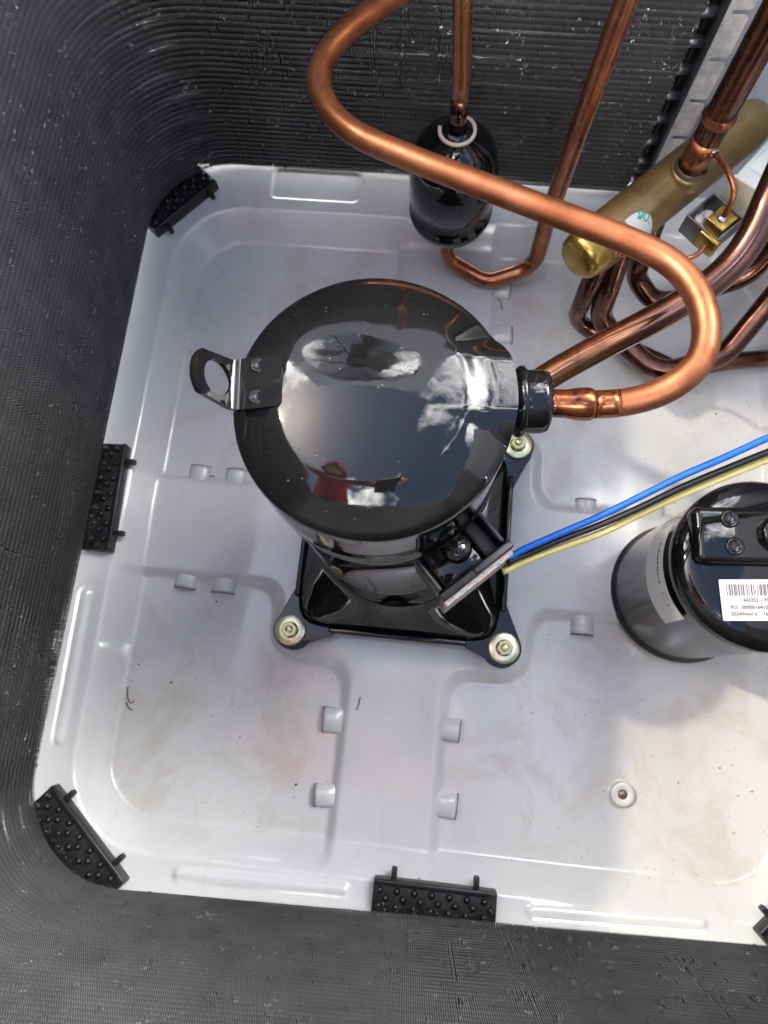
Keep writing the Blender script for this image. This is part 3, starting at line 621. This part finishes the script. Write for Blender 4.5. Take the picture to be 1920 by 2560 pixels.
# a = 0 on the crown, negative towards the camera's right
ns, nb = 12, 12; V, F = [], []
for i in range(ns + 1):
    for j in range(nb + 1):
        s = 32 + 21 * i / ns; a_lo, a_hi = R(-86), R(-16)
        t = i / ns; a_hi2 = a_hi - R(26) * max(0, t - .35) ** 2 * 2.4
        V.append(on_valve(s, a_lo + (a_hi2 - a_lo) * j / nb))
for i in range(ns):
    for j in range(nb): a = i * (nb + 1) + j; F.append((a, a + nb + 1, a + nb + 2, a + 1))
stk = build('sticker', V, F, 'label_white', rv)
def valve_text(body, size, s0, a0, mat, bold=0):
    me = text_me(body, size, 'LEFT', .95, bold)
    for v_ in me.vertices:
        x, y = v_.co.x / MM, v_.co.y / MM
        v_.co = on_valve(s0 + y * .75 + x * .66, a0 - (x * .75 - y * .66) / RV, RV + .2 + v_.co.z / MM) * MM - woff(rv)
    link('lettering', me, mat, stk)
valve_text('ЯU', 8.2, 41.5, R(-28), 'ink_green', .25); valve_text('US', 2.6, 48.5, R(-52), 'ink_green')
# pilot valve, bracket and capillaries
pv = thing('pilot_valve', 'small brass pilot valve in a steel bracket beside the olive valve', 'valve', (208, 214, 190))
pa = math.atan2(vd.y, vd.x)
pc = Vector((207, 214, 0))
def pvp(s, n_, z): return pc + vd * s - vn * n_ + Vector((0, 0, z))
box('brass_block', pvp(4, 4, 196), (17, 15, 9), 'brass', pv, .6, pa)
box('brass_foot', pvp(-13, 9, 190), (6, 17, 15), 'brass', pv, 1.4, pa)
fr = box('bracket', pvp(0, -14, 188), (26, 1.4, 18), 'bracket_steel', pv, .3, pa)
for s_, n_ , sx_, sy_ in ((13.5, 0, 1.4, 28), (-13.5, -4, 1.4, 20), (2, 14, 30, 1.4)): box('bracket_wall', pvp(s_, n_, 188), (sx_, sy_, 18), 'bracket_steel', fr, .3, pa)
lathe('solder_blob', [(4, 204.5), (3.4, 206.4), (2, 207.4), (.01, 207.6)], 'steel', pv, pvp(3, 4, 0), seg=20)
for s_, n_, z_ in ((-4, -8, 190), (5, -7, 189)): box('white_lug', pvp(s_, n_, z_), (7, 6, 9), 'label_cover', pv, 1, pa + .5)
cp = thing('capillary_tube', 'thin copper capillary hooking from the riser down into the brass pilot block', 'tube', tuple(pvp(3, 4, 205)), 'copper capillaries')
q0 = Vector((sk_.x + 5.5, sk_.y - 8, 214)); q3 = pvp(3, 4, 205)
tube('pipe', smooth_path([q0, (206, 249, 219), (209.5, 234, 223.5), (213.2, 223, 221.5), (213.4, 217, 215), q3]), 2.1, 'copper_mid', cp, 16)
lathe('ferrule', [(2.4, -2), (3.1, -1), (3.1, 3), (2.4, 4)], 'steel', cp, q0, Vector((3.4, -12, 5)), 20)
cp2 = thing('capillary_tube', 'thin copper capillary running from the pilot valve foot towards the sticker', 'tube', tuple(pvp(-13, 12, 190)), 'copper capillaries')
q1 = pvp(-14, 10, 197)
tube('pipe', smooth_path([q1, q1 + Vector((-8, -8, -3)), q1 + Vector((-18, -8, -8)), q1 + Vector((-32, 2, -14)), q1 + Vector((-46, 8, -20)), vp(10, -18, 160)]), 1.8, 'copper_mid', cp2, 14)
sl_ = thing('solenoid_coil', 'pale grey green solenoid coil box at the right edge beside the valve', 'solenoid', (233, 242, 198))
sa_ = math.atan2(.805, .593)
so_ = box('case', (234, 243.5, 199), (42, 22, 26), 'coil_case', sl_, 2.0, sa_)
box('raised_panel', (236.5, 247, 224.6), (30, 15, 1.6), 'coil_case', so_, .6, sa_)
box('yoke', (222.6, 227.4, 197), (2.6, 24.5, 27.2), 'yoke_cream', so_, 1.0, sa_)
tube('lead', [(246, 262, 222), (252, 272, 236), (262, 300, 300), (275, 374, 380)], 2.4, 'copper_bright', so_, 14)

# tarnished pipes below the valve
def dpipe(label, pts, rad, mat, rad_f=26):
    t = thing('copper_pipe', label, 'pipe', tuple(pts[0]), 'copper lines'); tube('pipe', fillet(pts, rad_f), rad, mat, t, 24); return t
b1 = vp(33); d1 = dpipe('tarnished copper pipe dropping from the near end of the olive valve', [(b1.x, b1.y, 150), (b1.x + 2, b1.y + 2, 22), (250, 190, 14), (300, 203, 14), (420, 224, 16)], 8.4, 'copper_dark', [22, 20, 30])
lathe('joint_ring', [(8.4, 128), (10.2, 129), (10.2, 133), (8.6, 140)], 'braze', d1, (b1.x, b1.y, 0), seg=32)
b2 = vp(60)
dpipe('dark copper pipe curling in a low U under the suction pipe', [(b2.x - 4, b2.y - 6, 150), (b2.x + 3, b2.y - 22, 36), (228, 178, 26), (285, 196, 38), (330, 262, 84), (372, 318, 150), (376, 324, 560)], 10.2, 'copper_dark', [26, 34, 34, 40, 40])
b3 = vp(92)
dpipe('dark maroon copper pipe curving behind the pilot valve', [(b3.x, b3.y, 150), (b3.x + 8, b3.y - 10, 60), (222, 244, 36), (300, 268, 60), (338, 318, 140), (340, 324, 560)], 9.6, 'copper_dark', [26, 30, 34, 40])

# ------------------------------------------------------------------ accumulator
AX, AY, AR = 255., -26., 60.
ac = thing('accumulator', 'glossy black accumulator tank cut off by the right edge of the picture', 'tank', (AX, AY, 1))
lathe('tank', [(AR - 4, 1), (AR + 2, 3), (AR + 3, 8), (AR + 2, 13), (AR, 15), (AR - .5, 20), (AR - .5, 146), (AR + .6, 149), (AR + .6, 157), (AR - 2, 161), (AR - 5, 163.5), (AR - 9, 165), (AR - 16, 165.8), (.01, 166.4)], 'black_gloss', ac, (AX, AY, 0), seg=128)
br = box('top_bracket', (236, -10, 158), (66, 40, 17), 'black_enamel', ac, 5.5, R(4), seg=5)
for (x, y) in ((226, 0), (229, -19)): lathe('stud_dimple', [(6.4, 174.6), (6.2, 176), (5, 176.6), (4, 175.8), (2.6, 175.4), (.01, 175.6)], 'black_enamel', br, (x, y, 0), seg=30)
lathe('bolt_boss', [(12, 174), (13, 178), (11.5, 181), (8, 181), (7.4, 172), (.01, 171)], 'black_enamel', br, (258, -8, 0), seg=40)
al = shell_label('side_sticker', AR + .1, R(150), R(222), 98, 136, 'label_white', ac, (AX, AY))
def acc_text(body, size, a_deg, z_, mat='ink_grey', bold=0):
    """lettering that reads round the tank, upright as seen from outside"""
    me = text_me(body, size, 'LEFT', 1.0, bold)
    for v_ in me.vertices:
        x, y = v_.co.x / MM, v_.co.y / MM; a = R(a_deg) + x / AR; r_ = AR + .16 + v_.co.z / MM
        v_.co = Vector((AX + r_ * math.cos(a), AY + r_ * math.sin(a), z_ + y)) * MM - woff(ac)
    link('lettering', me, mat, al)
acc_text('SLAAHHS51A', 5.6, 163, 123, 'ink', .1); acc_text('-- - --- -- --', 3.6, 166, 117); acc_text('--- -- ---- - --', 3.6, 165, 111.5); acc_text('-- --- -- ---- --- --', 2.6, 160, 106)
V, F = lathe_vf([(3.9, 0), (4.5, 0), (4.5, .1), (3.9, .1)], seg=30)
def wrapacc(vx): 
    a = R(205) + vx.x * 1.25 / AR; r_ = AR + .16 + vx.z; return (AX + r_ * math.cos(a), AY + r_ * math.sin(a), 125.5 + vx.y)
build('oval_mark', [wrapacc(v_) for v_ in V], F, 'ink_grey', al)
# part label on the tank top
lb = link('part_label', sheet_me('part_label', rrect(0, -27.8, 52, 0, 1), [], .25, .05), 'label_white', ac, (221.4, -41.1, 166.9), (0, 0, R(5.4)))
Lm = Matrix.Rotation(R(5.4), 4, 'Z')
def on_label(name, me, x, y, mat): o = bpy.data.objects.new(name, me); col.objects.link(o); o.parent = lb; o.location = Vector((x, y, .32)) * MM; me.materials.append(MAT[mat]); return o
x = 4.4; bx, k = [], 0
while x < 46:
    w_ = random.choice([.28, .28, .55, .8]); bx.append((x, w_)); x += w_ + random.choice([.3, .3, .6, .85])
V, F = [], []
for (x, w_) in bx: n0 = len(V); V += [(x, -11, 0), (x + w_, -11, 0), (x + w_, -3.2, 0), (x, -3.2, 0)]; F.append((n0, n0 + 1, n0 + 2, n0 + 3))
on_label('barcode', mesh('barcode', [Vector(v_) * MM for v_ in V], F, False), 0, 0, 'ink')
on_label('lettering', text_me('MODEL:', 2.1), 5.4, -15.0, 'ink_grey'); on_label('lettering', text_me('343352 – 703', 3.4, 'LEFT', 1.0, .09), 14.6, -15.2, 'ink')
on_label('lettering', text_me('PO:  009001641024', 3.5, 'LEFT', 1.0, .09), 5.8, -20, 'ink'); on_label('lettering', text_me('2024/Nov/ 6    16:52', 3.4, 'LEFT', 1.0, .09), 5.6, -24.4, 'ink')

# ------------------------------------------------------------------ motor leads
for label, pts, r_, m_ in (
    ('blue insulated wire leading from the terminal housing to the right edge', [(72, -50, 222), (79.6, -44.7, 225.0), (122.1, -23.1, 240.0), (163.1, 0.3, 255.0), (207.0, 23.0, 270.0), (260, 48, 285), (411, 110, 300)], 2.1, 'wire_blue'),
    ('black insulated wire lying between the blue and yellow ones', [(72, -53, 219), (81.3, -47.4, 221.0), (123.2, -27.4, 235.0), (165.0, -4.8, 249.0), (210.8, 17.6, 262.0), (265, 42, 275), (411, 102, 292)], 2.0, 'wire_black'),
    ('yellow insulated wire, lowest of the three motor leads', [(70, -57, 213), (77.7, -52.5, 215.0), (124.9, -31.2, 229.0), (166.8, -7.6, 243.0), (212.7, 15.0, 256.0), (268, 38, 268), (411, 96, 286)], 2.2, 'wire_yellow')):
    rj = random.Random(len(label)); pts = [p for a_, b_ in zip(pts, pts[1:]) for p in (a_, tuple((u + v) / 2 + rj.uniform(-.5, .5) for u, v in zip(a_, b_)))] + [pts[-1]]
    t = tag(tube('motor_lead', smooth_path(pts), r_, m_, None, 16), label, 'wire', 'motor leads')

# ------------------------------------------------------------------ the opened fan lid and the photographer, both seen mirrored in the cap
lid = thing('fan_lid', 'opened fan lid with wire grille, mirrored in the compressor cap', 'lid', (-60, 420, 640))
lid_m = Matrix.Translation(Vector((-150, 425, 640))) @ Matrix.Rotation(R(85), 4, 'X')
def lidp(p): return lid_m @ Vector(p)
sq = rrect(-350, 0, 350, 700, 60); hl = [(280 * math.cos(t), 350 + 280 * math.sin(t)) for t in np.linspace(0, 2 * np.pi, 72, endpoint=False)]
me = sheet_me('panel', sq, [hl], 30, 4); me.transform(Matrix.Translation(lid_m.to_translation() * MM - woff(lid)) @ lid_m.to_3x3().to_4x4()); link('panel', me, 'grey_paint', lid)
for r_ in range(40, 290, 16):
    tube('guard_ring', [lidp((r_ * math.cos(t), 350 + r_ * math.sin(t), 18 + (280 - r_) * .05)) for t in np.linspace(0, 2 * np.pi, 65)], 2.0, 'black_plastic', lid, 6)
for k in range(6):
    t = k * math.pi / 3 + .3; tube('guard_spoke', [lidp((r_ * math.cos(t), 350 + r_ * math.sin(t), 22 + (280 - r_) * .05)) for r_ in (30, 150, 290)], 3.2, 'black_plastic', lid, 8)
V, F = lathe_vf([(.01, 20), (60, 20), (62, 14), (62, -80), (50, -92), (.01, -92)], seg=40); build('fan_motor', [lidp(v_ + Vector((0, 350, 0))) for v_ in V], F, 'black_plastic', lid)
for k in range(3):
    a0_ = k * 2 * math.pi / 3 + .9; V, F = [], []
    for i in range(9):
        r_ = 60 + 200 * i / 8; w_ = .34 + .12 * math.sin(i / 8 * math.pi)
        for j in range(7): t = a0_ + (j / 6 - .5) * 2 * w_; V.append(lidp((r_ * math.cos(t), 350 + r_ * math.sin(t), -70 + (j - 3) * 9)))
    for i in range(8):
        for j in range(6): a = i * 7 + j; F.append((a, a + 1, a + 8, a + 7))
    bl = build('fan_blade', V, F, 'black_plastic', lid); bl.modifiers.new('thick', 'SOLIDIFY').thickness = .003

MB('red_cloth').set(Base_Color=(.30, .018, .016), Roughness=.85); MB('dark_cloth').set(Base_Color=(.02, .022, .03), Roughness=.9); MB('skin').set(Base_Color=(.42, .24, .16), Roughness=.5)
per = thing('person', 'person in a red hooded top leaning over with a phone, mirrored in the cap', 'person', (-180, -640, -95))
J = {'pel': (-280, -550, 760, 140), 'spine': (-290, -460, 900, 140), 'chest': (-290, -310, 1040, 150), 'neck': (-270, -205, 1105, 62), 'headb': (-255, -165, 1115, 82), 'head': (-230, -115, 1090, 96), 'crown': (-215, -90, 1050, 80),
     'shl': (-440, -290, 1060, 78), 'ell': (-420, -230, 840, 52), 'wrl': (-90, -180, 715, 33), 'hal': (-45, -162, 690, 32),
     'shr': (-140, -300, 1070, 78), 'elr': (120, -300, 880, 52), 'wrr': (110, -190, 715, 33), 'har': (80, -168, 690, 32),
     'hpl': (-370, -560, 740, 110), 'knl': (-380, -580, 350, 70), 'anl': (-385, -630, -20, 48), 'tol': (-390, -510, -55, 40),
     'hpr': (-185, -560, 740, 110), 'knr': (-165, -580, 350, 70), 'anr': (-160, -630, -20, 48), 'tor': (-155, -510, -55, 40)}
E_ = [('pel', 'spine'), ('spine', 'chest'), ('chest', 'neck'), ('neck', 'headb'), ('headb', 'head'), ('head', 'crown')] + [e for s_ in 'lr' for e in (('chest', 'sh' + s_), ('sh' + s_, 'el' + s_), ('el' + s_, 'wr' + s_), ('wr' + s_, 'ha' + s_), ('pel', 'hp' + s_), ('hp' + s_, 'kn' + s_), ('kn' + s_, 'an' + s_), ('an' + s_, 'to' + s_))]
for s_, sg in (('l', 1), ('r', -1)):
    hx, hy, hz, _ = J['ha' + s_]
    for f_ in range(5):
        yy = hy - 26 + f_ * 13; ln_ = (30, 36, 38, 34, 26)[f_]
        J['f%s%da' % (s_, f_)] = (hx + sg * 14, yy, hz - 8, 10); J['f%s%db' % (s_, f_)] = (hx + sg * (14 + ln_ * .6), yy + 2, hz - 12, 9); J['f%s%dc' % (s_, f_)] = (hx + sg * (14 + ln_), yy + 3, hz - 4, 8)
        E_ += [('ha' + s_, 'f%s%da' % (s_, f_)), ('f%s%da' % (s_, f_), 'f%s%db' % (s_, f_)), ('f%s%db' % (s_, f_), 'f%s%dc' % (s_, f_))]
names = list(J); idx = {n: i for i, n in enumerate(names)}
me = bpy.data.meshes.new('body'); me.from_pydata([Vector(J[n][:3]) * MM - woff(per) for n in names], [(idx[a], idx[b_]) for a, b_ in E_], [])
ob = bpy.data.objects.new('body', me); col.objects.link(ob)
md = ob.modifiers.new('skin', 'SKIN'); md.use_smooth_shade = True
for i, n in enumerate(names): me.skin_vertices[0].data[i].radius = (J[n][3] * MM, J[n][3] * MM); me.skin_vertices[0].data[i].use_root = (n == 'pel')
sd = ob.modifiers.new('sub', 'SUBSURF'); sd.levels = 1; sd.render_levels = 1
body = bpy.data.meshes.new_from_object(ob.evaluated_get(bpy.context.evaluated_depsgraph_get())); bpy.data.objects.remove(ob)
body.materials.clear()
for m_ in ('red_cloth', 'dark_cloth', 'skin'): body.materials.append(MAT[m_])
wo = woff(per)
for p_ in body.polygons:
    c_ = (p_.center + wo) / MM
    p_.material_index = 2 if (c_.z < 735 and c_.y > -260) or (c_.y > -150 and c_.z > 900) else (1 if c_.z < 760 else 0)
body.shade_smooth(); o = bpy.data.objects.new('body', body); col.objects.link(o); o.parent = per
V, F = lathe_vf([(.01, 118), (60, 104), (96, 60), (106, 10), (100, -40), (84, -62)], (-242, -155, 1095), (-.2, -.35, .9), 32); build('hood', V, F, 'red_cloth', per)
ph = thing('phone', 'black phone held level above the compressor, mirrored in the cap', 'phone', (18, -140, 650))
vw = cam.rotation_euler.to_matrix(); pm = box_me('case', 74, 152, 8, 2.5, 3); pm.transform(Matrix.Translation(Vector(cam.location) + vw @ Vector((.022, -.052, .012)) - woff(ph)) @ vw.to_4x4())
link('case', pm, 'black_gloss', ph)
lm = mesh('lens_ring', [v_ * MM for v_ in lathe_vf([(7, 0), (9.5, -1.5), (10.5, 0), (10.5, 3)], seg=32)[0]], lathe_vf([(7, 0), (9.5, -1.5), (10.5, 0), (10.5, 3)], seg=32)[1])
lm.transform(Matrix.Translation(Vector(cam.location) + vw @ Vector((.026, 0, .0095)) - woff(ph)) @ vw.to_4x4()); link('lens_ring', lm, 'steel', ph)
